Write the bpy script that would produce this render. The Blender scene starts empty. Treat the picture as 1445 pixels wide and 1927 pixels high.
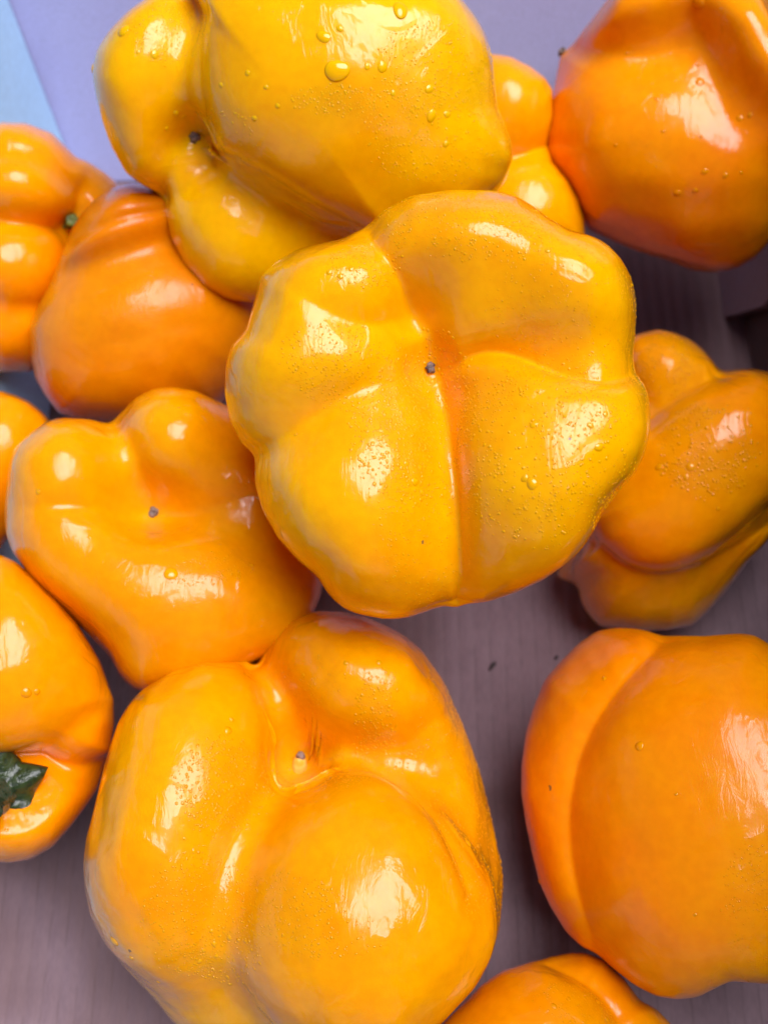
import bpy, bmesh, math, random
import numpy as np
from mathutils import Vector

# ------------------------------------------------------------------ camera, sky, sun, exposure
S = bpy.context.scene
COL = S.collection
TILT = math.radians(25.0)            # lens tipped 25 degrees off straight down
H = 0.33                             # lens height above the bottom of the box (metres)
IW, IH = 1445.0, 1927.0
F = 2325.0                           # focal length in photograph pixels
CX, CY = IW / 2, IH / 2
st, ct = math.sin(TILT), math.cos(TILT)

cam_d = bpy.data.cameras.new("camera")
cam = bpy.data.objects.new("camera", cam_d)
COL.objects.link(cam)
cam.location = (0, 0, H)
cam.rotation_euler = (TILT, 0, 0)
cam_d.sensor_fit = 'VERTICAL'
cam_d.sensor_height = 36.0
cam_d.lens = 36.0 * F / IH
cam_d.clip_start = 0.01
cam_d.clip_end = 100.0
cam_d.dof.use_dof = True
cam_d.dof.focus_distance = 0.243
cam_d.dof.aperture_fstop = 15.0
S.camera = cam

SUN = Vector((0.28, 0.02, 0.96)).normalized()
world = bpy.data.worlds.new("World")
S.world = world
world.use_nodes = True
wn, wl = world.node_tree.nodes, world.node_tree.links
sky = wn.new('ShaderNodeTexSky')
sky.sky_type = 'NISHITA'
sky.sun_disc = False
sky.dust_density = 0.0
sky.air_density = 0.3
sky.ozone_density = 3.0
sky.sun_elevation = math.asin(SUN.z)
sky.sun_rotation = math.atan2(SUN.x, SUN.y)
wl.new(sky.outputs[0], wn['Background'].inputs[0])
wn['Background'].inputs[1].default_value = 0.05

sun_d = bpy.data.lights.new("sun", 'SUN')
sun_d.energy = 3.0
sun_d.angle = math.radians(43)
sun_d.color = (0.95, 0.92, 1.0)
sun = bpy.data.objects.new("sun", sun_d)
COL.objects.link(sun)
sun.location = SUN * 3
sun.rotation_euler = SUN.to_track_quat('Z', 'Y').to_euler()

S.view_settings.view_transform = 'Standard'
S.view_settings.look = 'None'
S.view_settings.exposure = 0.76
S.view_settings.gamma = 1.0
S.render.engine = 'CYCLES'
S.cycles.use_denoising = True
S.cycles.max_bounces = 12
S.cycles.transmission_bounces = 8
S.cycles.sample_clamp_indirect = 6.0

rng = np.random.default_rng(7)
random.seed(7)

# ------------------------------------------------------------------ helpers
def cam2world(p):
    """camera frame (x right, y up, z towards the lens) -> world"""
    p = np.asarray(p, float)
    x, y, z = p[..., 0], p[..., 1], p[..., 2]
    return np.stack([x, ct * y - st * z, H + st * y + ct * z], -1)

def project(pc):
    Z = -pc[:, 2]
    return CX + F * pc[:, 0] / Z, CY - F * pc[:, 1] / Z, Z

def mesh_np(name, v, f, mat, smooth=True, parent=None):
    me = bpy.data.meshes.new(name)
    f = np.asarray(f)
    n = f.shape[1]
    me.vertices.add(len(v)); me.loops.add(f.size); me.polygons.add(len(f))
    me.vertices.foreach_set('co', np.asarray(v, np.float32).ravel())
    me.loops.foreach_set('vertex_index', f.astype(np.int32).ravel())
    me.polygons.foreach_set('loop_start', np.arange(0, f.size, n, dtype=np.int32))
    me.polygons.foreach_set('use_smooth', np.full(len(f), smooth, dtype=bool))
    me.update(calc_edges=True)
    me.materials.append(mat)
    o = bpy.data.objects.new(name, me)
    COL.objects.link(o)
    if parent is not None:
        o.parent = parent
    return o

def mesh_py(name, v, f, mat, smooth=False, parent=None):
    me = bpy.data.meshes.new(name)
    me.from_pydata([tuple(a) for a in v], [], f)
    me.update()
    if smooth:
        me.polygons.foreach_set('use_smooth', [True] * len(me.polygons))
    me.materials.append(mat)
    o = bpy.data.objects.new(name, me)
    COL.objects.link(o)
    if parent is not None:
        o.parent = parent
    return o

_ico = {}
def ico(level):
    if level not in _ico:
        bm = bmesh.new()
        bmesh.ops.create_icosphere(bm, subdivisions=level, radius=1.0)
        v = np.array([a.co[:] for a in bm.verts])
        f = np.array([[a.index for a in q.verts] for q in bm.faces])
        bm.free()
        _ico[level] = (v / np.linalg.norm(v, axis=1)[:, None], f)
    return _ico[level]

def normals(v, f):
    a, b, c = v[f[:, 0]], v[f[:, 1]], v[f[:, 2]]
    fn = np.cross(b - a, c - a)
    n = np.zeros_like(v)
    for i in range(3):
        for k in range(3):
            n[:, k] += np.bincount(f[:, i], fn[:, k], len(v))
    return n / (np.linalg.norm(n, axis=1)[:, None] + 1e-20)

def laplace(v, f, n, lam=0.5):
    e = np.vstack([f[:, [0, 1]], f[:, [1, 2]], f[:, [2, 0]]])
    cnt = np.bincount(e[:, 0], minlength=len(v))
    for _ in range(n):
        s = np.stack([np.bincount(e[:, 0], v[e[:, 1], k], len(v)) for k in range(3)], -1)
        v = v + lam * (s / cnt[:, None] - v)
    return v

def wob(p, seed, wl, n=7):
    """smooth pseudo-random scalar field with features about wl long"""
    r = np.random.default_rng(seed)
    out = np.zeros(len(p))
    for _ in range(n):
        d = r.normal(size=3); d /= np.linalg.norm(d)
        k = 2 * math.pi / (wl * r.uniform(0.7, 1.5))
        out += np.sin(p @ d * k + r.uniform(0, 6.28))
    return out / math.sqrt(n)

# ------------------------------------------------------------------ materials
def new_mat(name):
    m = bpy.data.materials.new(name)
    m.use_nodes = True
    nt = m.node_tree
    return m, nt.nodes, nt.links, nt.nodes['Principled BSDF']

def nd(N, typ, **kw):
    n = N.new(typ)
    for k, v in kw.items():
        if k in n.inputs.keys():
            n.inputs[k].default_value = v
        else:
            setattr(n, k, v)
    return n

def ramp(N, L, src, p0, p1, c0=(0, 0, 0, 1), c1=(1, 1, 1, 1)):
    r = N.new('ShaderNodeValToRGB')
    r.color_ramp.elements[0].position = p0; r.color_ramp.elements[0].color = c0
    r.color_ramp.elements[1].position = p1; r.color_ramp.elements[1].color = c1
    L.new(src, r.inputs[0])
    return r.outputs[0]

def math_n(N, L, op, a, b):
    m = N.new('ShaderNodeMath'); m.operation = op
    for i, x in enumerate((a, b)):
        if isinstance(x, (int, float)):
            m.inputs[i].default_value = x
        else:
            L.new(x, m.inputs[i])
    return m.outputs[0]

BEAD = {}
def pepper_mat(name, c_a, c_b, wet=0.5, seed=0.0, coat=1.0, dull=0.0):
    """waxy skin: two skin colours in soft blotches, flecks, a broken water film on top"""
    m, N, L, B = new_mat(name)
    tc = N.new('ShaderNodeTexCoord')
    mp = N.new('ShaderNodeMapping'); mp.inputs['Location'].default_value = (seed, seed * 1.7, -seed)
    L.new(tc.outputs['Object'], mp.inputs[0])
    P = mp.outputs[0]
    n1 = nd(N, 'ShaderNodeTexNoise', Scale=26.0, Detail=4.0, Roughness=0.55); L.new(P, n1.inputs['Vector'])
    base = ramp(N, L, n1.outputs[0], 0.36, 0.66, c_a + (1,), c_b + (1,))
    # fine mottling
    n2 = nd(N, 'ShaderNodeTexNoise', Scale=420.0, Detail=3.0); L.new(P, n2.inputs['Vector'])
    mot = ramp(N, L, n2.outputs[0], 0.3, 0.7, (0.93, 0.90, 0.9, 1), (1, 1, 1, 1))
    mx = N.new('ShaderNodeMix'); mx.data_type = 'RGBA'; mx.blend_type = 'MULTIPLY'; mx.inputs[0].default_value = 1.0
    L.new(base, mx.inputs[6]); L.new(mot, mx.inputs[7])
    # dirt flecks
    vo = nd(N, 'ShaderNodeTexVoronoi', Scale=150.0, Randomness=1.0)
    nw = nd(N, 'ShaderNodeTexNoise', Scale=900.0, Detail=2.0); L.new(P, nw.inputs['Vector'])
    wv = N.new('ShaderNodeMixRGB'); wv.blend_type = 'ADD'; wv.inputs[0].default_value = 0.0012
    L.new(P, wv.inputs[1]); L.new(nw.outputs['Color'], wv.inputs[2])
    L.new(wv.outputs[0], vo.inputs['Vector'])
    sep = N.new('ShaderNodeSeparateColor'); L.new(vo.outputs['Color'], sep.inputs[0])
    gate = math_n(N, L, 'GREATER_THAN', sep.outputs[0], 0.90)
    rad = math_n(N, L, 'MULTIPLY', sep.outputs[1], 0.07)
    hit = math_n(N, L, 'LESS_THAN', vo.outputs['Distance'], rad)
    fl = math_n(N, L, 'MULTIPLY', math_n(N, L, 'MULTIPLY', gate, hit), 0.75)
    mf = N.new('ShaderNodeMix'); mf.data_type = 'RGBA'
    L.new(fl, mf.inputs[0]); L.new(mx.outputs[2], mf.inputs[6]); mf.inputs[7].default_value = (0.06, 0.04, 0.03, 1)
    L.new(mf.outputs[2], B.inputs['Base Color'])
    B.inputs['Subsurface Weight'].default_value = 0.35
    B.inputs['Subsurface Radius'].default_value = (1.0, 0.45, 0.05)
    B.inputs['Subsurface Scale'].default_value = 0.006
    B.inputs['IOR'].default_value = 1.30
    B.inputs['Specular IOR Level'].default_value = 0.25
    # wet film: patches where the gloss is mirror-like, elsewhere waxy
    n3 = nd(N, 'ShaderNodeTexNoise', Scale=38.0, Detail=3.0, Roughness=0.6, Distortion=0.6); L.new(P, n3.inputs['Vector'])
    lo = 0.62 - 0.35 * wet
    film = ramp(N, L, n3.outputs[0], lo, lo + 0.05)
    n4 = nd(N, 'ShaderNodeTexNoise', Scale=700.0, Detail=2.0); L.new(P, n4.inputs['Vector'])
    n5 = nd(N, 'ShaderNodeTexNoise', Scale=170.0, Detail=3.0, Roughness=0.55, Distortion=1.4)
    mps = N.new('ShaderNodeMapping'); mps.inputs['Scale'].default_value = (1.9, 0.7, 1.0); mps.inputs['Rotation'].default_value = (0, 0, 0.5 + seed)
    L.new(P, mps.inputs[0]); L.new(mps.outputs[0], n5.inputs['Vector'])
    b1 = nd(N, 'ShaderNodeBump', Strength=0.10, Distance=0.0004); L.new(n4.outputs[0], b1.inputs['Height'])
    L.new(b1.outputs[0], B.inputs['Normal'])
    b2 = nd(N, 'ShaderNodeBump', Strength=0.50, Distance=0.0010)
    hgt = math_n(N, L, 'ADD', math_n(N, L, 'MULTIPLY', film, 0.40), math_n(N, L, 'MULTIPLY', n5.outputs[0], 0.55))
    L.new(hgt, b2.inputs['Height'])
    L.new(b2.outputs[0], B.inputs['Coat Normal'])
    rg = nd(N, 'ShaderNodeMapRange'); L.new(film, rg.inputs[0])
    rg.inputs[3].default_value = 0.26 + dull; rg.inputs[4].default_value = 0.20 + dull
    L.new(rg.outputs[0], B.inputs['Roughness'])
    cr = nd(N, 'ShaderNodeMapRange'); L.new(film, cr.inputs[0])
    cr.inputs[3].default_value = 0.17 + dull; cr.inputs[4].default_value = 0.075 + dull
    L.new(cr.outputs[0], B.inputs['Coat Roughness'])
    B.inputs['Coat Weight'].default_value = coat
    B.inputs['Coat IOR'].default_value = 1.35
    d, N, L, B = new_mat('water_bead_on_' + name)
    B.inputs['Base Color'].default_value = tuple((a + b) / 2 for a, b in zip(c_a, c_b)) + (1,)
    B.inputs['Subsurface Weight'].default_value = 0.3
    B.inputs['Subsurface Radius'].default_value = (1.0, 0.45, 0.05)
    B.inputs['Subsurface Scale'].default_value = 0.003
    B.inputs['Roughness'].default_value = 0.04
    B.inputs['IOR'].default_value = 1.45
    BEAD[m.name] = d
    return m

M_top = pepper_mat('skin_bright_yellow', (0.985, 0.53, 0.0), (0.985, 0.42, 0.0), 0.75, 0.31)
M_mid = pepper_mat('skin_yellow', (0.985, 0.45, 0.0), (0.98, 0.35, 0.0), 0.70, 1.13)
M_gold = pepper_mat('skin_golden', (0.90, 0.385, 0.0), (0.89, 0.30, 0.0), 0.45, 2.27)
M_gold_shaded = pepper_mat('skin_golden_shaded', (0.76, 0.25, 0.0), (0.72, 0.18, 0.0), 0.3, 3.71, 0.8, 0.07)  # skin colour darkened to carry the shade of the pepper above
M_right = pepper_mat('skin_right_golden', (0.975, 0.37, 0.0), (0.97, 0.28, 0.0), 0.7, 9.3)
M_low = pepper_mat('skin_orange_wet', (0.82, 0.31, 0.0), (0.80, 0.23, 0.0), 0.4, 7.7)
M_ora = pepper_mat('skin_orange', (0.95, 0.34, 0.0), (0.94, 0.25, 0.0), 0.5, 4.19)
M_ora2 = pepper_mat('skin_deep_orange', (0.96, 0.32, 0.0), (0.95, 0.23, 0.0), 0.4, 5.53)
M_drya = pepper_mat('skin_smooth_orange', (0.96, 0.35, 0.0), (0.95, 0.26, 0.0), 0.15, 6.37, 0.85, 0.04)

def stub_mat(name, c0, c1, rough=0.7):
    m, N, L, B = new_mat(name)
    tc = N.new('ShaderNodeTexCoord')
    n = nd(N, 'ShaderNodeTexNoise', Scale=900.0, Detail=4.0); L.new(tc.outputs['Object'], n.inputs['Vector'])
    L.new(ramp(N, L, n.outputs[0], 0.35, 0.65, c0 + (1,), c1 + (1,)), B.inputs['Base Color'])
    B.inputs['Roughness'].default_value = rough
    b = nd(N, 'ShaderNodeBump', Strength=0.5, Distance=0.0005); L.new(n.outputs[0], b.inputs['Height'])
    L.new(b.outputs[0], B.inputs['Normal'])
    return m
M_scar = stub_mat('dried_blossom_end', (0.07, 0.04, 0.03), (0.30, 0.22, 0.18))
M_nub = stub_mat('pale_nub', (0.75, 0.42, 0.03), (0.85, 0.55, 0.12), 0.4)
M_green = stub_mat('green_calyx', (0.010, 0.022, 0.006), (0.035, 0.055, 0.012), 0.28)
M_stem = stub_mat('dark_green_stem', (0.012, 0.03, 0.012), (0.05, 0.07, 0.04), 0.15)
M_leafy = stub_mat('mid_green_stem', (0.07, 0.10, 0.01), (0.16, 0.20, 0.02), 0.4)

def card_mat(name, c0, c1, flute=True):
    m, N, L, B = new_mat(name)
    tc = N.new('ShaderNodeTexCoord')
    P = tc.outputs['Object']
    n1 = nd(N, 'ShaderNodeTexNoise', Scale=30.0, Detail=5.0, Roughness=0.6); L.new(P, n1.inputs['Vector'])
    base = ramp(N, L, n1.outputs[0], 0.3, 0.7, c0 + (1,), c1 + (1,))
    # paper fibre
    n2 = nd(N, 'ShaderNodeTexNoise', Scale=1500.0, Detail=3.0)
    mp = N.new('ShaderNodeMapping'); mp.inputs['Scale'].default_value = (1, 0.25, 1)
    L.new(P, mp.inputs[0]); L.new(mp.outputs[0], n2.inputs['Vector'])
    fib = ramp(N, L, n2.outputs[0], 0.3, 0.7, (0.84, 0.84, 0.84, 1), (1, 1, 1, 1))
    mx = N.new('ShaderNodeMix'); mx.data_type = 'RGBA'; mx.blend_type = 'MULTIPLY'; mx.inputs[0].default_value = 1.0
    L.new(base, mx.inputs[6]); L.new(fib, mx.inputs[7])
    out = mx.outputs[2]
    if flute:
        # printed-through flute lines, broken up along their length
        wv = nd(N, 'ShaderNodeTexWave', Scale=74.0, Distortion=0.8, Detail=1.0)
        wv.wave_type = 'BANDS'; wv.bands_direction = 'X'; wv.inputs['Detail Scale'].default_value = 0.6
        L.new(P, wv.inputs['Vector'])
        ln = ramp(N, L, wv.outputs[0], 0.0, 0.10, (1, 1, 1, 1), (0, 0, 0, 1))
        n3 = nd(N, 'ShaderNodeTexNoise', Scale=260.0, Detail=2.0)
        mp3 = N.new('ShaderNodeMapping'); mp3.inputs['Scale'].default_value = (1, 0.35, 1)
        L.new(P, mp3.inputs[0]); L.new(mp3.outputs[0], n3.inputs['Vector'])
        brk = ramp(N, L, n3.outputs[0], 0.40, 0.60)
        fac = math_n(N, L, 'MULTIPLY', math_n(N, L, 'MULTIPLY', ln, brk), 0.32)
        m2 = N.new('ShaderNodeMix'); m2.data_type = 'RGBA'
        L.new(fac, m2.inputs[0]); L.new(out, m2.inputs[6]); m2.inputs[7].default_value = (0.08, 0.05, 0.045, 1)
        out = m2.outputs[2]
        b = nd(N, 'ShaderNodeBump', Strength=0.25, Distance=0.0008)
        L.new(wv.outputs[0], b.inputs['Height']); L.new(b.outputs[0], B.inputs['Normal'])
    # damp stains and scuffs
    n4 = nd(N, 'ShaderNodeTexNoise', Scale=14.0, Detail=2.0, Distortion=0.4); L.new(P, n4.inputs['Vector'])
    stn = math_n(N, L, 'MULTIPLY', ramp(N, L, n4.outputs[0], 0.50, 0.58), 0.55 if flute else 0.10)
    m3 = N.new('ShaderNodeMix'); m3.data_type = 'RGBA'
    L.new(stn, m3.inputs[0]); L.new(out, m3.inputs[6]); m3.inputs[7].default_value = (0.12, 0.06, 0.05, 1)
    L.new(m3.outputs[2], B.inputs['Base Color'])
    B.inputs['Roughness'].default_value = 0.75
    return m
M_card = card_mat('kraft_cardboard', (0.22, 0.14, 0.155), (0.31, 0.205, 0.225))
M_cardw = card_mat('skylit_blue_cardboard_wall', (0.56, 0.58, 0.95), (0.60, 0.63, 0.98), False)  # blue skylight on the far wall, put into its base colour
M_cardl = card_mat('skylit_bluer_cardboard_wall', (0.44, 0.72, 0.99), (0.48, 0.76, 1.0), False)  # left wall: brighter, bluer skylight painted into the board colour
M_cardf = card_mat('mauve_cardboard_flap', (0.26, 0.16, 0.165), (0.32, 0.21, 0.215), False)
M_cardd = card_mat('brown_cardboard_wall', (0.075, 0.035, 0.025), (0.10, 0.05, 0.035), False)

# ------------------------------------------------------------------ the cardboard box
box = bpy.data.objects.new("cardboard_box", None)
COL.objects.link(box)
box['label'] = "open cardboard box under the peppers, skylight tint in its wall colour, fluted bottom"
box['category'] = "box"

def slab(name, a, b, c, d, th, mat, parent, n=1):
    """a panel a-b-c-d with thickness th away from its facing normal"""
    a, b, c, d = map(np.array, (a, b, c, d))
    nrm = np.cross(b - a, d - a); nrm = nrm / np.linalg.norm(nrm)
    v = [a, b, c, d] + [q - nrm * th for q in (a, b, c, d)]
    f = [(0, 1, 2, 3), (7, 6, 5, 4), (0, 4, 5, 1), (1, 5, 6, 2), (2, 6, 7, 3), (3, 7, 4, 0)]
    o = mesh_py(name, v, f, mat, parent=parent)
    bv = o.modifiers.new('soft_edge', 'BEVEL'); bv.width = 0.0006; bv.segments = 2
    return o

YF, XR, XL, HW = 0.276, 0.108, -0.102, 0.11
slab('bottom_panel', (-0.20, -0.16, 0), (0.20, -0.16, 0), (0.20, 0.40, 0), (-0.20, 0.40, 0), 0.004, M_card, box)
# far wall, leaning slightly outward
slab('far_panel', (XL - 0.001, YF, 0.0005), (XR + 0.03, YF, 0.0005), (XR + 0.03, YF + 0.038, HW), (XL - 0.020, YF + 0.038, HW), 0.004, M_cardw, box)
# left wall, its colour carrying the stronger blue of the skylight
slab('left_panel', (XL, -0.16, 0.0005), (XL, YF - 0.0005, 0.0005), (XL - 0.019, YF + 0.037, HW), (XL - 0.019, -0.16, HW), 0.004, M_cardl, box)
# right wall: the flap beside the far corner, then the set-back nearer wall behind a dark slot
flap = [(XR, YF - 0.0005, 0.0005), (XR, 0.222, 0.0005), (XR + 0.004, 0.210, 0.024), (XR + 0.018, 0.204, HW), (XR + 0.018, YF + 0.037, HW)]
fv = flap + [(x + 0.004, y, z) for x, y, z in flap]
n5 = 5
ff = [tuple(range(n5)), tuple(reversed(range(n5, 2 * n5)))] + [(i, i + n5, (i + 1) % n5 + n5, (i + 1) % n5) for i in range(n5)]
mesh_py('corner_flap', fv, ff, M_cardf, parent=box)
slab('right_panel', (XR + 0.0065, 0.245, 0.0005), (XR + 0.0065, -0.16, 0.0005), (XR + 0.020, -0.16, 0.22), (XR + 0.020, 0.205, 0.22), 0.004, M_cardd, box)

# ------------------------------------------------------------------ peppers
# lobe = (u, v, d, ru, rv, rd, turn): a swelling of the fruit, in photograph pixels at the fruit's own
# distance; d is how far it bulges towards the lens, turn its angle in the picture plane
class Pep:
    pass

def smin(a, b, k):
    h = np.maximum(k - np.abs(a - b), 0.0) / k
    return np.minimum(a, b) - h * h * k * 0.25

def make_pepper(label, centre, lobes, outline, mat, level=7, k0=14, k1=0.22, pinch=None,
                dents=(), seed=1, rough=3.0, lap=2, pw=2.0, kin=60.0, creases=()):
    u0, v0, Zc = centre
    s = Zc / F
    dirs, faces = ico(level)
    O = np.array([u0, v0, 0.0])
    L = []
    for grp in lobes:
        grp = grp if isinstance(grp, list) else [grp]
        L.append([(np.array([u - u0, v - v0, d]), ru, rv, rd, math.cos(math.radians(rot)), math.sin(math.radians(rot)))
                  for (u, v, d, ru, rv, rd, rot) in grp])
    pin = np.array([(pinch[0] - u0), (pinch[1] - v0), 120.0]) if pinch else np.array([0, 0, 120.0])
    def field(p):
        kk = k0 + k1 * np.linalg.norm((p - pin) * np.array([1, 1, 0.6]), axis=1)
        f = None
        for grp in L:
            h = None
            for (c, ru, rv, rd, ca, sa) in grp:
                q = p - c
                x = (q[:, 0] * ca + q[:, 1] * sa) / ru
                y = (-q[:, 0] * sa + q[:, 1] * ca) / rv
                z = q[:, 2] / rd
                g = (np.sqrt(x * x + y * y + z * z) - 1.0) * min(ru, rv, rd)
                h = g if h is None else smin(h, g, kin)
            f = h if f is None else smin(f, h, kk)
        for (u, v, d, r, dep) in dents:
            q = p - np.array([u - u0, v - v0, d])
            f = f + dep * np.exp(-(q * q).sum(1) / (r * r))
        return f
    t = np.full(len(dirs), 620.0)
    for _ in range(46):
        f = field(dirs * t[:, None])
        t = np.maximum(t - np.clip(f, -60, 200) * 0.75, 15.0)
    p = dirs * t[:, None]
    p = p + dirs * (wob(p, seed, 170) * rough + wob(p, seed + 50, 70) * rough * 0.28)[:, None]
    p = laplace(p, faces, lap)
    # rigid frame: axis from the fruit's centre to the lens
    cc = np.array([(u0 - CX) / F * Zc, -(v0 - CY) / F * Zc, -Zc])
    ez = -cc / np.linalg.norm(cc)
    ex = np.cross(np.array([0, 1.0, 0]), ez); ex /= np.linalg.norm(ex)
    ey = np.cross(ez, ex)
    pc = cc + s * (p[:, :1] * ex - p[:, 1:2] * ey + p[:, 2:] * ez)
    # shape the rim of the fruit to its observed outline
    if outline is not None:
        NB = 360
        poly = np.array(outline, float)
        ang = np.arange(NB) / NB * 2 * math.pi
        tgt = np.zeros(NB)
        A, Bv = poly, np.roll(poly, -1, 0)
        for i in range(NB):
            d = np.array([math.cos(ang[i]), math.sin(ang[i])])
            w = A - np.array([u0, v0]); e = Bv - A
            den = d[0] * e[:, 1] - d[1] * e[:, 0]
            den = np.where(np.abs(den) < 1e-9, 1e-9, den)
            tt = (w[:, 0] * e[:, 1] - w[:, 1] * e[:, 0]) / den
            ss = (w[:, 0] * d[1] - w[:, 1] * d[0]) / den
            ok = (tt > 0) & (ss >= 0) & (ss <= 1)
            tgt[i] = tt[ok].max() if ok.any() else np.nan
        if np.isnan(tgt).any():
            g = ~np.isnan(tgt); tgt = np.interp(np.arange(NB), np.where(g)[0], tgt[g], period=NB)
        kern = np.exp(-np.arange(-4, 5) ** 2 / (2 * 1.6 ** 2)); kern /= kern.sum()
        cs = lambda a: np.convolve(np.concatenate([a[-4:], a, a[:4]]), kern, 'valid')
        tgt = cs(tgt)
        for _ in range(3):
            u, v, Z = project(pc)
            du, dv = u - u0, v - v0
            r = np.hypot(du, dv); ph = np.arctan2(dv, du) % (2 * math.pi)
            fb = ph / (2 * math.pi) * NB
            bi = np.floor(fb + 0.5).astype(int) % NB
            sil = np.zeros(NB); np.maximum.at(sil, bi, r)
            sil = cs(np.maximum(sil, 1))
            gi = np.interp(fb, np.arange(NB + 1), np.append(tgt / sil, (tgt / sil)[0]))
            si = np.interp(fb, np.arange(NB + 1), np.append(sil, sil[0]))
            sc = 1 + (gi - 1) * np.clip(r / si, 0, 1.05) ** pw
            pc[:, 0] = (u0 + du * sc - CX) / F * Z
            pc[:, 1] = -(v0 + dv * sc - CY) / F * Z
        pc = laplace(pc, faces, 1)
    # grooves between the lobes: (points with depths), depth scale, flank width on either side of the line
    for (pts, dep, wa, wb) in creases:
        u, v, Z = project(pc)
        q = np.stack([u, v], -1)
        P = np.array([[a[0], a[1]] for a in pts], float)
        K = np.array([a[2] if len(a) > 2 else 1.0 for a in pts])
        # round the polyline off (Chaikin)
        for _ in range(2):
            P2 = np.empty((2 * (len(P) - 1), 2)); K2 = np.empty(2 * (len(P) - 1))
            P2[0::2] = 0.75 * P[:-1] + 0.25 * P[1:]; P2[1::2] = 0.25 * P[:-1] + 0.75 * P[1:]
            K2[0::2] = 0.75 * K[:-1] + 0.25 * K[1:]; K2[1::2] = 0.25 * K[:-1] + 0.75 * K[1:]
            P2[0], P2[-1], K2[0], K2[-1] = P[0], P[-1], K[0], K[-1]
            P, K = P2, K2
        lim = 4 * max(wa, wb)
        box_ = (q[:, 0] > P[:, 0].min() - lim) & (q[:, 0] < P[:, 0].max() + lim) & (q[:, 1] > P[:, 1].min() - lim) & (q[:, 1] < P[:, 1].max() + lim)
        nn = normals(pc, faces)
        if (nn * (pc - pc.mean(0))).sum() < 0:
            nn = -nn
        ii = np.where(box_ & (nn @ ez > -0.15))[0]
        qq = q[ii]
        best = np.full(len(ii), 1e9); side = np.zeros(len(ii)); amp = np.zeros(len(ii))
        for k in range(len(P) - 1):
            a, e = P[k], P[k + 1] - P[k]
            t_ = np.clip(((qq - a) @ e) / (e @ e), 0, 1)
            dd = qq - (a + t_[:, None] * e)
            d_ = np.hypot(dd[:, 0], dd[:, 1])
            m = d_ < best
            best[m] = d_[m]
            side[m] = (e[0] * dd[m, 1] - e[1] * dd[m, 0]) / (np.hypot(*e) * d_[m] + 1e-6)
            amp[m] = K[k] + (K[k + 1] - K[k]) * t_[m]
        wd = 0.5 * (wa + wb) + 0.5 * (wa - wb) * np.clip(side * 1.2, -1, 1)            # wa: the flank to the right of the drawing direction
        sf = (0.22 * min(wa, wb)) ** 2
        prof = np.exp(-(np.sqrt(best * best + sf) - math.sqrt(sf)) / wd) 
        fade = np.clip((nn[ii] @ ez + 0.15) / 0.5, 0, 1)
        pc[ii] -= (prof * amp * dep * s * fade)[:, None] * (0.6 * ez + 0.4 * nn[ii])
    if creases:
        pc = laplace(pc, faces, 2)
    w = cam2world(pc)
    w[:, 2] = np.where(w[:, 2] < 0.006, 0.001 + 0.005 * np.exp((w[:, 2] - 0.006) / 0.005), w[:, 2])
    base = np.array([w[:, 0].mean(), w[:, 1].mean(), w[:, 2].min()])
    R = Pep()
    R.pc, R.w, R.f = pc, w, faces
    R.n = normals(w, faces)
    if (R.n * (w - w.mean(0))).sum() < 0:
        R.f = faces = faces[:, ::-1]; R.n = -R.n
    R.base = base
    R.o = mesh_np('yellow_pepper', w - base, faces, mat)
    R.o.location = base
    R.o['label'] = label
    R.o['category'] = 'pepper'
    R.o['group'] = 'yellow peppers lying in the cardboard box'
    R.u, R.v, R.Z = project(pc)
    R.s = s
    R.facing = R.n @ np.array([0, -st, ct])
    print('PEP', label[:40], 'z', round(w[:, 2].min(), 4), round(w[:, 2].max(), 4), 'x', w[:, 0].min().round(3), w[:, 0].max().round(3), 'y', w[:, 1].min().round(3), w[:, 1].max().round(3))
    return R

def spot(R, u, v):
    """surface point and normal of a fruit seen at (u, v)"""
    d = np.hypot(R.u - u, R.v - v)
    near = d < 9
    if not near.any():
        near = d < d.min() + 6
    idx = np.where(near)[0]
    i = idx[np.argmin(R.Z[idx])]
    idx = idx[np.abs(R.Z[idx] - R.Z[i]) < 0.004]
    i = idx[np.argmin(d[idx])]
    return R.w[i], R.n[i]

def frame(n):
    a = np.array([1.0, 0, 0]) if abs(n[0]) < 0.8 else np.array([0, 1.0, 0])
    t = np.cross(n, a); t /= np.linalg.norm(t)
    return t, np.cross(n, t)

def dome(seg, rings):
    """a sessile drop: a spherical cap meeting the skin at about 45 degrees, its foot sunk below it"""
    ca = 0.8
    prof = [(math.sin(ca * r / rings) / math.sin(ca), (math.cos(ca * r / rings) - math.cos(ca)) / math.sin(ca)) for r in range(1, rings + 1)]
    prof.append((0.9, -0.35))
    v = [(0, 0, (1 - math.cos(ca)) / math.sin(ca))]
    for rr, zz in prof:
        for q in range(seg):
            a = 2 * math.pi * q / seg
            v.append((rr * math.cos(a), rr * math.sin(a), zz))
    v.append((0, 0, -0.35))
    n = len(prof)
    f = [(0, 1 + q, 1 + (q + 1) % seg) for q in range(seg)]
    for r in range(n - 1):
        for q in range(seg):
            a, b = 1 + r * seg + q, 1 + r * seg + (q + 1) % seg
            c, d = a + seg, b + seg
            f += [(a, c, d), (a, d, b)]
    l = len(v) - 1
    f += [(l, 1 + (n - 1) * seg + (q + 1) % seg, 1 + (n - 1) * seg + q) for q in range(seg)]
    return np.array(v), np.array(f)

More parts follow.
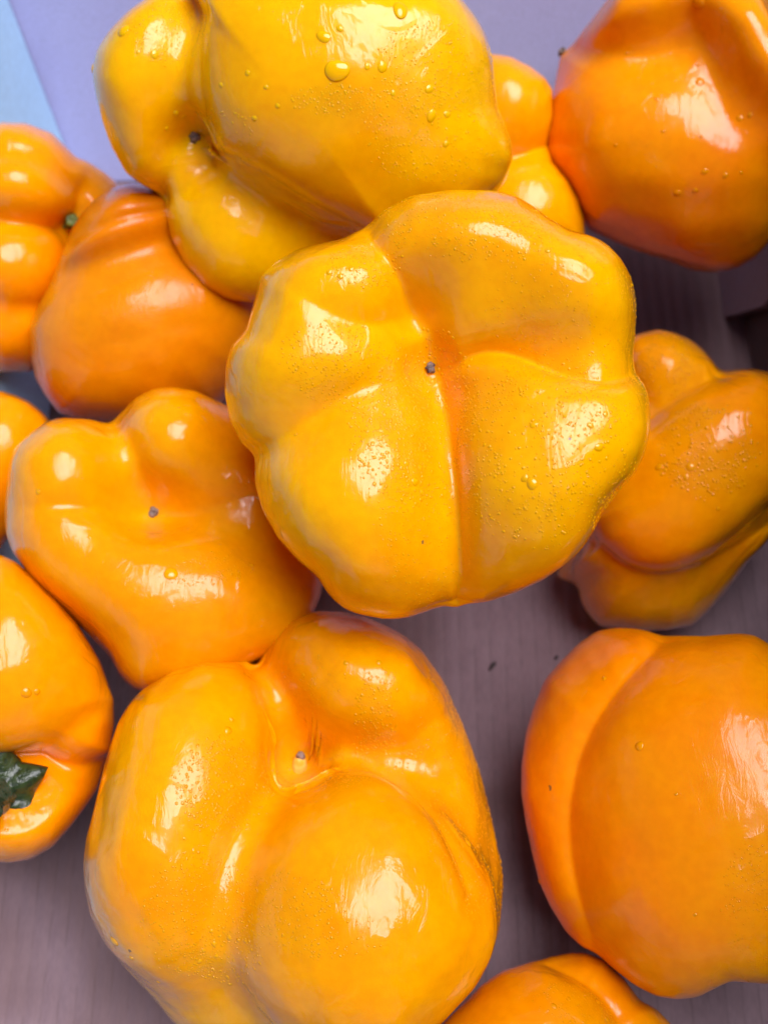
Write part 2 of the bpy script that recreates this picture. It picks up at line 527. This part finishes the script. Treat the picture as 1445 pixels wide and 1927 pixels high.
def drops_mesh(name, R, pts, nrm, rad, flat, stuff, seg=8, rings=3, lump=0.0, r_=None, stretch=None):
    dv, df = dome(seg, rings)
    n = len(pts)
    if n == 0:
        return
    V = np.zeros((n, len(dv), 3))
    for i in range(n):
        t, b = frame(nrm[i])
        a = r_.uniform(0, 6.28); t, b = t * math.cos(a) + b * math.sin(a), b * math.cos(a) - t * math.sin(a)
        el = 1 + r_.uniform(0, 0.25) if stretch is None else stretch
        d = dv.copy()
        if lump:
            ph = np.arctan2(d[:, 1], d[:, 0]); k = 1 + lump * (np.sin(2 * ph + r_.uniform(0, 6)) + 0.6 * np.sin(3 * ph + r_.uniform(0, 6)))
            d[:, 0] *= k; d[:, 1] *= k
        V[i] = pts[i] - R.base + rad[i] * (d[:, :1] * t * el + d[:, 1:2] * b + d[:, 2:] * nrm[i] * flat)
    Fc = (df[None] + (np.arange(n) * len(dv))[:, None, None]).reshape(-1, 3)
    o = mesh_np(name, V.reshape(-1, 3), Fc, BEAD[R.o.data.materials[0].name], True, R.o)
    if stuff:
        o['kind'] = 'stuff'
    return o

def dew(R, patches, seed):
    """fine beads of water over patches (u, v, radius_u, radius_v, turn, count, smallest, largest)"""
    r_ = np.random.default_rng(seed)
    P, Nn, Rd = [], [], []
    a, b, c = R.w[R.f[:, 0]], R.w[R.f[:, 1]], R.w[R.f[:, 2]]
    area = np.linalg.norm(np.cross(b - a, c - a), axis=1)
    fu, fv = R.u[R.f].mean(1), R.v[R.f].mean(1)
    face = R.facing[R.f].mean(1)
    for (pu, pv, ru, rv, rot, cnt, lo, hi) in patches:
        ca, sa = math.cos(math.radians(rot)), math.sin(math.radians(rot))
        x = ((fu - pu) * ca + (fv - pv) * sa) / ru
        y = (-(fu - pu) * sa + (fv - pv) * ca) / rv
        q = x * x + y * y
        wgt = area * (face > 0.02) * np.clip(1.25 - q, 0, 0.5)
        wgt *= 0.35 + 0.65 * (wob(R.w[R.f[:, 0]] * 1000, seed + 3, 14) > -0.5)
        if wgt.sum() <= 0:
            continue
        fi = r_.choice(len(R.f), cnt, p=wgt / wgt.sum())
        bc = r_.dirichlet((1, 1, 1), cnt)
        P.append(sum(R.w[R.f[fi, j]] * bc[:, j:j + 1] for j in range(3)))
        Nn.append(R.n[R.f[fi, 0]])
        Rd.append((lo + (hi - lo) * r_.random(cnt) ** 3.0) * R.s / 2)
    P, Nn, Rd = np.vstack(P), np.vstack(Nn), np.concatenate(Rd)
    # thin out overlaps on a coarse grid
    key = np.floor(P / 0.00065).astype(int)
    _, ui = np.unique(key, axis=0, return_index=True)
    drops_mesh('dew', R, P[ui], Nn[ui], Rd[ui] * 0.66, 0.9, True, 7, 3, r_=r_)

def big_drops(R, items, seed=1):
    r_ = np.random.default_rng(seed)
    for (u, v, size) in items:
        p, n = spot(R, u, v)
        drops_mesh('water_drop', R, p[None], n[None], np.array([size * R.s / 2 * 0.66]), 0.75, False, 20, 8, lump=0.07, r_=r_)

def scar(R, u, v, size, tall=0.6, nub=False, lean=(0, 0)):
    """dried blossom end: a short ragged stub, with the paler nub it stands on"""
    p, n = spot(R, u, v)
    n = n * 0.35 + np.array([0, -st, ct]) * 0.65 + np.array([lean[0], lean[1], 0])
    n /= np.linalg.norm(n)
    t, b = frame(n)
    r = size * R.s / 2 * 0.85
    r_ = np.random.default_rng(int(u))
    def stack(prof, name, mat, jag):
        v_, f_ = [], []
        sg = 12
        for (rr, hh) in prof:
            for q in range(sg):
                a = 2 * math.pi * q / sg
                j = 1 + jag * r_.uniform(-1, 1)
                v_.append(p - R.base + r * (rr * j * (math.cos(a) * t + math.sin(a) * b) + (hh + jag * 0.4 * r_.uniform(-1, 1)) * n))
        m_ = len(prof)
        for k in range(m_ - 1):
            for q in range(sg):
                f_.append((k * sg + q, k * sg + (q + 1) % sg, (k + 1) * sg + (q + 1) % sg, (k + 1) * sg + q))
        f_.append(tuple((m_ - 1) * sg + q for q in range(sg)))
        return mesh_py(name, v_, f_, mat, True, R.o)
    if nub:
        stack([(1.3, -1.2), (1.15, 0.4), (0.95, 1.4), (0.6, 2.2)], 'blossom_nub', M_nub, 0.05)
        stack([(0.62, 2.0), (0.6, 2.5), (0.4, 2.9), (0.15, 2.7)], 'blossom_scar', M_scar, 0.2)
    else:
        stack([(1.5, -0.9), (1.05, 0.15), (0.9, tall), (0.55, tall + 0.25), (0.2, tall - 0.2)], 'blossom_scar', M_scar, 0.38)

# --- top pepper, lying on its side, blossom end to the lower left
A = make_pepper(
    "bright yellow pepper at the top, lying on its side with big water drops",
    (590, 240, 0.297),
    [[(650, 165, 80, 310, 250, 195, 4), (810, 260, 45, 175, 170, 185, 20), (810, 90, 30, 150, 175, 185, 0)],
     (275, 185, -5, 130, 215, 140, 8), (450, 415, -35, 165, 165, 150, 30), (560, 320, -80, 230, 190, 160, 0)],
    [(370, -60), (300, -25), (240, 18), (205, 55), (180, 95), (172, 140), (178, 180), (190, 230), (205, 275), (235, 330), (265, 355),
     (303, 377), (310, 410), (318, 445), (345, 500), (385, 545), (425, 565), (470, 572), (560, 560), (650, 525), (740, 490), (830, 450),
     (910, 395), (950, 345), (965, 300), (963, 270), (952, 235), (936, 200), (931, 150), (927, 110), (915, 65), (895, 30), (868, -4), (810, -50), (690, -80), (500, -85)],
    M_top, 8, 26, 0.06, pinch=(372, 262), creases=[
        ([(373, 268, 1), (366, 200, 1), (364, 140, 1), (366, 80, .9), (370, 20, .8), (373, -30, .8)], 30, 22, 50),
        ([(372, 262, .9), (400, 300, 1), (450, 325, 1), (500, 350, 1), (550, 382, 1), (600, 410, 1), (650, 437, 1), (710, 465, .8)], 40, 85, 24),
        ([(370, 262, 1), (340, 285, 1), (318, 320, 1), (303, 378, 1)], 34, 45, 10)], seed=11, rough=3.0, dents=[(372, 262, 130, 30, 10)])
# --- centre pepper, blossom end to the lens
Bp = make_pepper(
    "large four-lobed yellow pepper in the centre, blossom end up and beaded with dew",
    (825, 760, 0.262),
    [[(870, 475, 55, 205, 140, 195, -10), (1060, 545, 65, 175, 190, 200, 0), (910, 620, 40, 190, 155, 190, 0)],
     [(660, 550, 60, 190, 145, 192, -20), (610, 695, 85, 205, 175, 200, 0)],
     (680, 930, 100, 210, 268, 205, -8), [(1025, 890, 110, 218, 256, 205, 10), (1125, 775, 50, 120, 125, 200, 0)],
     (820, 760, -90, 330, 330, 225, 0)],
    [(723, 391), (773, 367), (848, 356), (923, 357), (968, 367), (1003, 387), (1033, 410), (1073, 432), (1108, 440), (1138, 455), (1168, 485),
     (1188, 520), (1198, 560), (1200, 600), (1198, 640), (1196, 670), (1203, 700), (1218, 735), (1224, 775), (1223, 810), (1213, 855),
     (1193, 895), (1158, 932), (1133, 965), (1115, 1005), (1093, 1035), (1063, 1065), (1023, 1092), (973, 1115), (923, 1132), (878, 1142),
     (858, 1150), (833, 1147), (798, 1158), (763, 1167), (723, 1167), (675, 1157), (645, 1145), (617, 1120), (595, 1085), (555, 1050),
     (520, 1010), (492, 960), (475, 910), (471, 860), (450, 840), (430, 795), (421, 740), (424, 690), (435, 650), (462, 620), (472, 585),
     (490, 520), (520, 490), (560, 467), (600, 457), (645, 447), (670, 430)],
    M_mid, 8, 30, 0.10, pinch=(812, 695), creases=[
        ([(812, 694, .5), (806, 650, .9), (785, 605, 1), (768, 560, 1), (752, 520, .9), (725, 480, .8), (690, 436, .7)], 48, 48, 20),
        ([(815, 704, .35), (850, 690, .7), (890, 672, 1), (930, 663, 1), (980, 668, 1), (1040, 688, 1), (1100, 705, .9), (1160, 712, .8), (1210, 698, .5)], 50, 14, 65),
        ([(820, 700, .25), (832, 740, .6), (842, 800, .9), (850, 880, 1), (858, 960, 1), (866, 1040, .9), (870, 1100, .8), (864, 1152, .8)], 50, 60, 16),
        ([(790, 704, .2), (740, 715, .5), (690, 728, .8), (640, 752, 1), (590, 785, 1), (550, 812, .9), (470, 856, .8)], 44, 55, 50),
        ([(560, 556, .2), (620, 590, .7), (680, 610, 1), (740, 606, 1), (790, 592, .5)], 26, 45, 40)], seed=23, rough=2.6, dents=[(812, 695, 190, 30, 16)])
# --- bottom pepper
C = make_pepper(
    "large golden pepper at the bottom beside the bare cardboard, blossom nub poking from its folds",
    (555, 1560, 0.280),
    [(348, 1545, 95, 205, 312, 215, 8), [(690, 1305, 55, 195, 165, 200, 12), (805, 1545, -20, 160, 315, 195, -8)],
     (675, 1700, 150, 245, 262, 215, -6), (540, 1640, -60, 370, 390, 230, 0)],
    [(245, 1320), (270, 1295), (325, 1260), (380, 1242), (430, 1238), (455, 1236), (475, 1236), (500, 1205), (525, 1180), (560, 1158), (595, 1148),
     (640, 1149), (690, 1160), (723, 1174), (763, 1195), (798, 1225), (823, 1260), (838, 1280), (868, 1340), (888, 1395), (908, 1455),
     (928, 1530), (943, 1600), (950, 1640), (950, 1680), (943, 1745), (923, 1810), (893, 1860), (833, 1925), (760, 1985), (640, 2025),
     (520, 2020), (420, 1985), (325, 1925), (280, 1870), (235, 1822), (200, 1780), (170, 1725), (159, 1670), (156, 1620), (162, 1575),
     (172, 1540), (185, 1490), (197, 1440), (210, 1395), (222, 1360)],
    M_gold, 8, 12, 0.115, pinch=(566, 1440), creases=[
        ([(564, 1446, .9), (550, 1400, 1), (542, 1350, 1), (522, 1300, .9), (492, 1262, .8), (466, 1236, .8)], 44, 50, 20),
        ([(565, 1448, .9), (530, 1480, 1), (490, 1520, 1), (450, 1570, .9), (420, 1640, .7), (395, 1720, .5), (375, 1800, .3)], 44, 60, 50),
        ([(565, 1446, .9), (620, 1426, 1), (680, 1421, 1), (740, 1440, 1), (800, 1480, 1), (845, 1540, .9), (872, 1600, .8), (888, 1670, .4)], 60, 17, 75),
        ([(720, 1418, .2), (770, 1400, .8), (820, 1362, 1), (875, 1322, 1)], 16, 35, 35)], seed=37, rough=2.6, dents=[(570, 1435, 170, 36, 10)])
# --- left pepper
D = make_pepper(
    "golden pepper left of centre, blossom scar up, tucked under its larger neighbours",
    (300, 1000, 0.294),
    [[(125, 895, 20, 130, 130, 150, 0), (140, 1000, 15, 145, 145, 155, 20)], (325, 840, 10, 120, 130, 160, 0), (450, 950, 0, 175, 195, 150, 0),
     (350, 1125, 75, 280, 155, 165, 18), (300, 1030, -50, 285, 250, 170, 0)],
    [(90, 790), (120, 784), (165, 785), (205, 792), (230, 770), (255, 747), (290, 730), (325, 727), (370, 735), (415, 757), (500, 800),
     (560, 870), (600, 960), (618, 1040), (605, 1120), (590, 1155), (540, 1215), (450, 1262), (340, 1296), (255, 1300), (228, 1277),
     (205, 1235), (160, 1190), (110, 1140), (60, 1090), (22, 1038), (10, 1000), (8, 960), (11, 920), (17, 870), (30, 840), (55, 815)],
    M_gold, 7, 26, 0.16, pinch=(288, 968), creases=[
        ([(288, 965, .8), (230, 965, 1), (170, 955, 1), (110, 950, .8), (50, 955, .4)], 22, 45, 25),
        ([(288, 965, .8), (340, 970, 1), (400, 957, 1), (470, 930, .6)], 24, 45, 30),
        ([(212, 788, 1), (235, 830, 1), (258, 880, .8), (285, 955, .6)], 26, 40, 30)], seed=41, rough=2.5, dents=[(288, 965, 150, 50, 35)])
# --- behind left, ribbed shoulder
E = make_pepper(
    "deep orange ribbed pepper in the shade just below left of the top pepper",
    (270, 570, 0.325),
    [[(280, 600, 10, 240, 170, 195, -16), (230, 700, -20, 190, 120, 165, 0)], (235, 425, 15, 165, 78, 170, -24), (380, 500, -30, 160, 160, 160, 0)],
    [(245, 342), (215, 350), (185, 367), (155, 395), (130, 430), (115, 475), (95, 530), (70, 575), (56, 612), (58, 675), (65, 710), (85, 745),
     (110, 778), (150, 792), (220, 798), (320, 800), (410, 770), (470, 700), (500, 600), (480, 480), (400, 380), (320, 345)],
    M_gold_shaded, 7, 26, 0.03, creases=[
        ([(122, 450, .8), (180, 420, 1), (240, 404, 1), (312, 394, 1)], 26, 20, 45),
        ([(90, 575, .5), (200, 530, 1), (320, 490, 1), (420, 455, .8)], 11, 55, 70),
        ([(80, 690, .5), (200, 650, 1), (330, 615, 1), (440, 600, .8)], 10, 55, 70)], seed=53, rough=2.5)
# --- far left, stem end
Fp = make_pepper(
    "orange pepper at the left edge near the top, lobes meeting at a green stem",
    (60, 470, 0.335),
    [(55, 305, 0, 130, 80, 130, 22), (35, 360, 30, 110, 80, 140, 10), (20, 500, 20, 115, 105, 150, 0), (20, 600, -10, 110, 100, 140, 0),
     (165, 385, -30, 65, 95, 110, -20), (70, 470, -50, 130, 200, 120, 0)],
    [(0, 228), (50, 230), (100, 250), (145, 295), (170, 305), (200, 325), (222, 345), (225, 400), (200, 480), (170, 560), (120, 650), (60, 700),
     (0, 702), (-30, 690), (-42, 600), (-45, 450), (-42, 320), (-30, 250)],
    M_ora, 7, 6, 0.06, pinch=(140, 415), seed=61, rough=2.0)
# --- sliver at the left edge
G = make_pepper(
    "orange pepper of which only a rounded end shows at the left edge halfway down",
    (-20, 890, 0.315),
    [(-20, 880, 0, 120, 140, 130, 0), (10, 840, 10, 80, 100, 120, 0)],
    [(-60, 760), (0, 735), (29, 743), (55, 755), (79, 774), (95, 792), (98, 840), (70, 910), (40, 980), (0, 1034), (-50, 1040), (-78, 950), (-80, 850)],
    M_ora, 6, 14, 0.15, seed=67)
# --- lower left with calyx
Hp = make_pepper(
    "orange pepper at the left edge, a dark green stem under it",
    (20, 1340, 0.283),
    [(20, 1240, 30, 195, 200, 190, 18), (125, 1370, -15, 85, 85, 140, 0), (35, 1530, -25, 150, 95, 150, -20),
     (110, 1450, -60, 85, 110, 120, 20), (0, 1400, -80, 150, 180, 110, 0)],
    [(0, 1042), (30, 1055), (65, 1085), (110, 1130), (145, 1170), (170, 1210), (190, 1245), (204, 1285), (215, 1315), (217, 1360), (210, 1410),
     (196, 1455), (182, 1490), (165, 1515), (135, 1555), (100, 1595), (60, 1617), (20, 1624), (-40, 1620), (-120, 1540), (-150, 1400), (-150, 1230), (-100, 1090)],
    M_ora, 7, 5, 0.05, pinch=(40, 1480), seed=71, rough=2.0, dents=[(25, 1475, 60, 60, 60)])
# --- upper right
I = make_pepper(
    "dark orange pepper in the upper right corner with streaky wet shine",
    (1280, 230, 0.335),
    [[(1290, 290, 5, 268, 225, 235, 8), (1180, 200, -5, 150, 150, 200, 0)], (1215, 15, 5, 175, 105, 200, -14), (1425, 130, 30, 105, 215, 215, -28), (1290, 120, -40, 200, 160, 200, 0)],
    [(1150, -15), (1118, 25), (1093, 55), (1068, 85), (1052, 100), (1046, 130), (1042, 155), (1033, 200), (1023, 250), (1026, 300), (1050, 350),
     (1078, 400), (1108, 435), (1148, 452), (1203, 475), (1253, 492), (1298, 510), (1338, 515), (1388, 505), (1423, 485), (1450, 455), (1490, 380),
     (1505, 250), (1495, 100), (1440, -20), (1340, -60), (1230, -60)],
    M_ora2, 7, 45, 0.05, creases=[
        ([(1068, 84, 1), (1120, 96, 1), (1180, 106, 1), (1240, 104, .9), (1300, 80, .6)], 24, 40, 55),
        ([(1300, 30, .6), (1330, 100, 1), (1350, 170, .8), (1370, 240, .3)], 20, 40, 40)], seed=83, rough=3.5)
# --- right
J = make_pepper(
    "yellow pepper at the right edge behind the centre pepper, with a long white shine",
    (1300, 900, 0.318),
    [(1305, 885, 45, 285, 165, 215, -50), (1245, 705, -5, 95, 110, 150, -20), [(1225, 1075, -70, 165, 120, 175, -35), (1390, 1000, -70, 150, 150, 170, -40)],
     (1085, 1055, -130, 60, 45, 80, 0), (1280, 960, -110, 190, 200, 150, 0)],
    [(1190, 630), (1238, 618), (1270, 625), (1301, 638), (1328, 659), (1357, 690), (1415, 692), (1450, 700), (1510, 760), (1530, 860), (1500, 960),
     (1445, 1026), (1410, 1062), (1375, 1108), (1339, 1148), (1305, 1180), (1262, 1188), (1200, 1192), (1127, 1182), (1105, 1160), (1088, 1133),
     (1083, 1105), (1042, 1088), (1050, 1040), (1090, 960), (1110, 860), (1130, 760), (1155, 680)],
    M_right, 7, 40, 0.0, creases=[
        ([(1100, 1020, 1), (1150, 1070, 1), (1200, 1096, 1), (1260, 1101, 1), (1320, 1082, 1), (1380, 1048, .9), (1460, 990, .8)], 46, 60, 20),
        ([(1362, 690, 1), (1310, 712, 1), (1260, 742, 1), (1205, 790, .8)], 34, 26, 26)], seed=97, rough=2.5)
# --- lower right
K = make_pepper(
    "large smooth orange pepper in the lower right corner flecked with dirt",
    (1290, 1530, 0.280),
    [(1350, 1470, 70, 285, 310, 225, -4), (1320, 1640, 45, 265, 240, 205, 0), (1140, 1475, -30, 155, 295, 180, 5)],
    [(1023, 1280), (1053, 1245), (1088, 1210), (1123, 1187), (1158, 1180), (1203, 1181), (1253, 1190), (1268, 1190), (1323, 1194), (1388, 1190),
     (1418, 1194), (1445, 1210), (1520, 1260), (1580, 1350), (1600, 1520), (1585, 1700), (1530, 1815), (1445, 1853), (1403, 1850), (1373, 1848),
     (1343, 1862), (1313, 1877), (1273, 1881), (1233, 1875), (1193, 1855), (1153, 1825), (1123, 1800), (1093, 1785), (1063, 1755), (1033, 1705),
     (1013, 1660), (1000, 1605), (988, 1550), (980, 1495), (980, 1440), (988, 1380), (1003, 1330)],
    M_drya, 8, 70, 0.0, rough=1.4, creases=[
        ([(1252, 1188, 1), (1215, 1225, 1), (1160, 1282, 1), (1110, 1352, 1), (1076, 1430, 1), (1060, 1520, 1), (1063, 1600, .9), (1080, 1690, .8), (1108, 1775, .7)], 32, 24, 60)], seed=101, dents=[(1385, 1850, 60, 50, 30)])
# --- bottom edge
Lp = make_pepper(
    "orange pepper cut by the bottom edge, wedged below the two largest front peppers",
    (1020, 2010, 0.268),
    [(1000, 2000, 20, 185, 190, 170, 0), (1095, 1940, -30, 135, 150, 150, 0), (1200, 2020, -60, 85, 140, 120, -10)],
    [(833, 1925), (868, 1890), (903, 1855), (943, 1827), (988, 1812), (1033, 1797), (1073, 1790), (1103, 1791), (1140, 1805), (1175, 1840), (1205, 1880),
     (1233, 1895), (1263, 1925), (1310, 2030), (1260, 2150), (1060, 2210), (890, 2160), (800, 2040)],
    M_low, 7, 8, 0.08, creases=[
        ([(1025, 1806, .6), (1073, 1822, 1), (1113, 1846, 1), (1148, 1880, 1), (1178, 1930, 1), (1190, 2000, .6)], 34, 14, 34)], seed=113, rough=2.0)
# --- behind the top pepper
Mn = make_pepper(
    "yellow pepper mostly hidden between the top pepper and the upper right pepper",
    (955, 310, 0.335),
    [(950, 215, 0, 90, 115, 115, 10), (985, 400, 20, 115, 115, 130, 0), (900, 320, -20, 110, 150, 110, 0)],
    [(925, 100), (960, 105), (1000, 125), (1025, 145), (1040, 168), (1042, 220), (1030, 275), (1040, 305), (1070, 340), (1090, 375), (1100, 415),
     (1102, 455), (1070, 500), (980, 510), (880, 480), (820, 380), (820, 220), (870, 120)],
    M_mid, 7, 6, 0.05, seed=127, rough=2.0)

# ------------------------------------------------------------------ details on the fruit
scar(A, 369, 258, 25, 0.9)
scar(Bp, 811, 692, 22, 0.8)
scar(C, 566, 1440, 30, nub=True, lean=(0.0, 0.9))
scar(D, 288, 966, 20, 0.7)
scar(I, 1058, 97, 18, 0.8)

big_drops(A, [(634, 133, 52), (690, 125, 16), (718, 126, 24), (292, 104, 20), (231, 58, 34), (170, 128, 26), (610, 70, 30), (640, 52, 18), (752, 18, 40),
              (808, 166, 22), (812, 218, 26), (842, 215, 18), (330, 215, 18), (345, 222, 14), (314, 242, 12), (415, 160, 14), (465, 138, 14), (500, 165, 12),
              (478, 222, 14), (523, 198, 12), (404, 290, 16), (262, 98, 10), (840, 270, 16), (740, 175, 14)], 5)
big_drops(Bp, [(702, 835, 12), (735, 800, 12), (780, 905, 22), (790, 880, 16), (765, 870, 14), (795, 925, 18), (1128, 840, 22), (1000, 912, 26), (985, 900, 16),
               (640, 520, 16), (662, 505, 14), (620, 510, 14), (1030, 470, 14), (1005, 800, 18), (865, 1030, 12), (555, 818, 8), (1110, 800, 16), (1140, 780, 14)], 6)
big_drops(C, [(215, 1772, 28), (248, 1803, 14), (298, 1848, 12), (430, 1375, 20), (436, 1352, 12), (455, 1395, 10), (880, 1585, 26), (570, 1270, 10), (650, 1247, 12),
              (405, 1777, 14), (430, 1765, 14), (406, 1800, 12), (376, 1810, 14), (384, 1788, 11), (364, 1602, 12), (348, 1580, 8), (440, 1480, 14), (425, 1490, 12),
              (695, 1277, 12), (712, 1245, 14), (520, 1182, 14), (900, 1440, 12), (947, 1620, 14)], 8)
big_drops(D, [(322, 1077, 34), (475, 1065, 10), (72, 928, 14), (170, 1010, 12)], 9)
big_drops(I, [(1311, 4, 36), (1312, 120, 12), (1316, 155, 22), (1158, 271, 10), (1235, 186, 11), (1248, 248, 10), (1320, 256, 10), (1325, 320, 16), (1365, 330, 14),
              (1393, 323, 10), (1273, 365, 18), (1307, 361, 14), (1178, 100, 10), (1390, 222, 16), (1410, 215, 14)], 10)
big_drops(J, [(1238, 880, 18), (1298, 880, 22), (1290, 900, 14), (1350, 960, 12), (1280, 1060, 10)], 12)
big_drops(K, [(1203, 1405, 22), (1136, 1278, 12), (1013, 1660, 16), (1270, 1495, 8), (1307, 1720, 9)], 13)
big_drops(Hp, [(52, 1305, 26), (70, 1300, 16), (12, 1563, 10)], 14)
big_drops(E, [(95, 535, 14)], 15)
big_drops(Lp, [(1040, 1892, 14), (1125, 1885, 16), (1070, 1880, 10), (1142, 1918, 14)], 16)

dew(Bp, [(780, 790, 110, 160, 15, 1900, 4, 11), (1010, 850, 170, 170, 20, 1500, 4, 9), (640, 690, 110, 80, 20, 900, 3, 7),
         (880, 430, 170, 60, 5, 1200, 3, 7), (1060, 580, 160, 130, 30, 700, 3, 6), (1150, 740, 70, 60, 0, 700, 3, 6),
         (800, 1000, 90, 130, 0, 700, 3, 6), (690, 500, 70, 40, 0, 500, 3, 8)], 21)
dew(C, [(420, 1480, 90, 90, 0, 900, 4, 10), (380, 1720, 110, 120, 20, 1500, 3, 7), (640, 1440, 150, 40, -8, 900, 3, 8), (870, 1500, 80, 230, -10, 1600, 3, 7),
        (560, 1720, 160, 70, 20, 700, 3, 7), (710, 1340, 40, 90, 0, 350, 4, 10), (560, 1290, 90, 50, -20, 400, 3, 6), (420, 1800, 70, 50, 0, 250, 5, 11)], 22)
dew(A, [(820, 130, 110, 90, 10, 1500, 3, 7), (830, 250, 150, 90, 0, 1300, 3, 7), (320, 60, 70, 60, 0, 900, 3, 6), (640, 190, 90, 30, 0, 350, 3, 7),
        (430, 260, 60, 60, 0, 300, 3, 7)], 23)
dew(D, [(400, 1070, 90, 30, -8, 300, 3, 6)], 24)
dew(J, [(1330, 850, 90, 90, -40, 500, 4, 10), (1250, 690, 50, 60, 0, 300, 4, 9)], 25)
dew(Lp, [(1060, 1890, 90, 40, 20, 300, 3, 7)], 26)
dew(K, [(1420, 1700, 60, 120, 0, 400, 3, 5)], 27)

# stem end of the lower left pepper: a ragged calyx star and a cut stem
def calyx(R, u, v, size, points, mat, stem_mat, stem_len, stem_r, seed, lean=(0.0, 0.0, 0.0), face=0.5, phase=0.0, lift=0.0):
    r_ = random.Random(seed)
    p, n = spot(R, u, v)
    n = n * (1 - face) + np.array([0, -st, ct]) * face + np.array(lean); n /= np.linalg.norm(n)
    p = p + n * lift * R.s
    t = np.array([1.0, 0, 0]) - n * n[0]; t /= np.linalg.norm(t)
    b = np.cross(n, t)
    r = size * R.s
    v_, f_ = [], []
    M = points * 10
    rings = [0.0, 0.3, 0.6, 0.82, 1.0]
    tip = [r_.uniform(0.85, 1.1) for _ in range(points)]
    for lay in (0.0, -0.09):
        for k, q in enumerate(rings):
            for j in range(M):
                a = 2 * math.pi * j / M
                x = j / M * points
                w = abs((x + 0.5) % 1.0 - 0.5) * 2          # 0 at a tip, 1 in a notch
                tp = tip[int(x + 0.5) % points]
                rr = r * q * (tp * (1 - 0.36 * q * (1 - (1 - w) ** 1.6))) if k else r * 0.02
                hh = r * (0.10 - 0.16 * q * q + 0.05 * q * math.cos(a * points) + 0.02 * math.sin(a * 3 + k)) + lay * r
                aa = a + phase
                v_.append(p - R.base + rr * (math.cos(aa) * t + math.sin(aa) * b) + hh * n)
    K_ = len(rings) * M
    for k in range(len(rings) - 1):
        for j in range(M):
            a, c = k * M + j, k * M + (j + 1) % M
            f_.append((a, a + M, c + M, c))
            f_.append((K_ + a, K_ + c, K_ + c + M, K_ + a + M))
    e = (len(rings) - 1) * M
    for j in range(M):
        f_.append((e + j, K_ + e + j, K_ + e + (j + 1) % M, e + (j + 1) % M))
    cal = mesh_py('calyx', v_, f_, mat, True, R.o)
    if stem_len:
        v_, f_ = [], []
        sg = 18
        prof = [(1.5, 0.0), (1.1, 0.25), (0.95, 0.6), (1.0, 0.9), (1.12, 1.0), (0.9, 1.03), (0.3, 0.99)]
        for (q, hh) in prof:
            for j in range(sg):
                a = 2 * math.pi * j / sg
                w = 1 + 0.10 * math.cos(5 * a) + r_.uniform(-0.03, 0.03)
                v_.append(p - R.base + stem_r * R.s * q * w * (math.cos(a) * t + math.sin(a) * b) + (r * 0.10 + hh * stem_len * R.s) * n)
        for k in range(len(prof) - 1):
            for j in range(sg):
                f_.append((k * sg + j, k * sg + (j + 1) % sg, (k + 1) * sg + (j + 1) % sg, (k + 1) * sg + j))
        f_.append(tuple((len(prof) - 1) * sg + j for j in range(sg)))
        mesh_py('stem', v_, f_, stem_mat, True, R.o)

calyx(Hp, -12, 1492, 112, 6, M_green, M_stem, 70, 24, 3, lean=(0.1, -0.25, 0), face=0.85, phase=math.radians(26), lift=10)
calyx(Fp, 135, 415, 26, 5, M_leafy, M_leafy, 30, 10, 4, lean=(0.3, 0, 0))

# dark crumbs lying on the bottom of the box
def crumb(u, v, size, label, seed, aspect=2.4, turn=0.9):
    yc = -(v - CY) / F
    Zc = H / (ct - st * yc)
    x = (u - CX) / F * Zc
    y = ct * yc * Zc + st * Zc
    bm = bmesh.new()
    bmesh.ops.create_icosphere(bm, subdivisions=3, radius=1)
    r_ = random.Random(seed)
    ph = [r_.uniform(0, 6) for _ in range(6)]
    r = size / F * Zc / 2
    for q in bm.verts:
        c = q.co
        k = 1 + 0.22 * math.sin(3 * c.x + ph[0]) * math.sin(2.5 * c.y + ph[1]) + 0.12 * math.sin(7 * c.y + 5 * c.z + ph[2])
        X, Yv = c.x * k * aspect * r / 1.6, c.y * k * r / 1.6
        q.co = (X * math.cos(turn) - Yv * math.sin(turn), X * math.sin(turn) + Yv * math.cos(turn), c.z * k * r * 0.35 + r * 0.3)
    me = bpy.data.meshes.new('dirt_crumb'); bm.to_mesh(me); bm.free()
    me.polygons.foreach_set('use_smooth', [True] * len(me.polygons))
    me.materials.append(M_crumb)
    o = bpy.data.objects.new('dirt_crumb', me); COL.objects.link(o)
    o.location = (x, y, 0.0002)
    o['label'] = label; o['category'] = 'crumb'; o['group'] = 'dark crumbs on the cardboard bottom'
M_crumb = stub_mat('dark_crumb', (0.03, 0.02, 0.02), (0.07, 0.05, 0.045), 0.8)
crumb(926, 1254, 13, "long dark crumb on the bare cardboard between three peppers", 1)
crumb(1046, 1238, 10, "small dark crumb beside the top of the lower right pepper", 2, 1.5, 0.6)
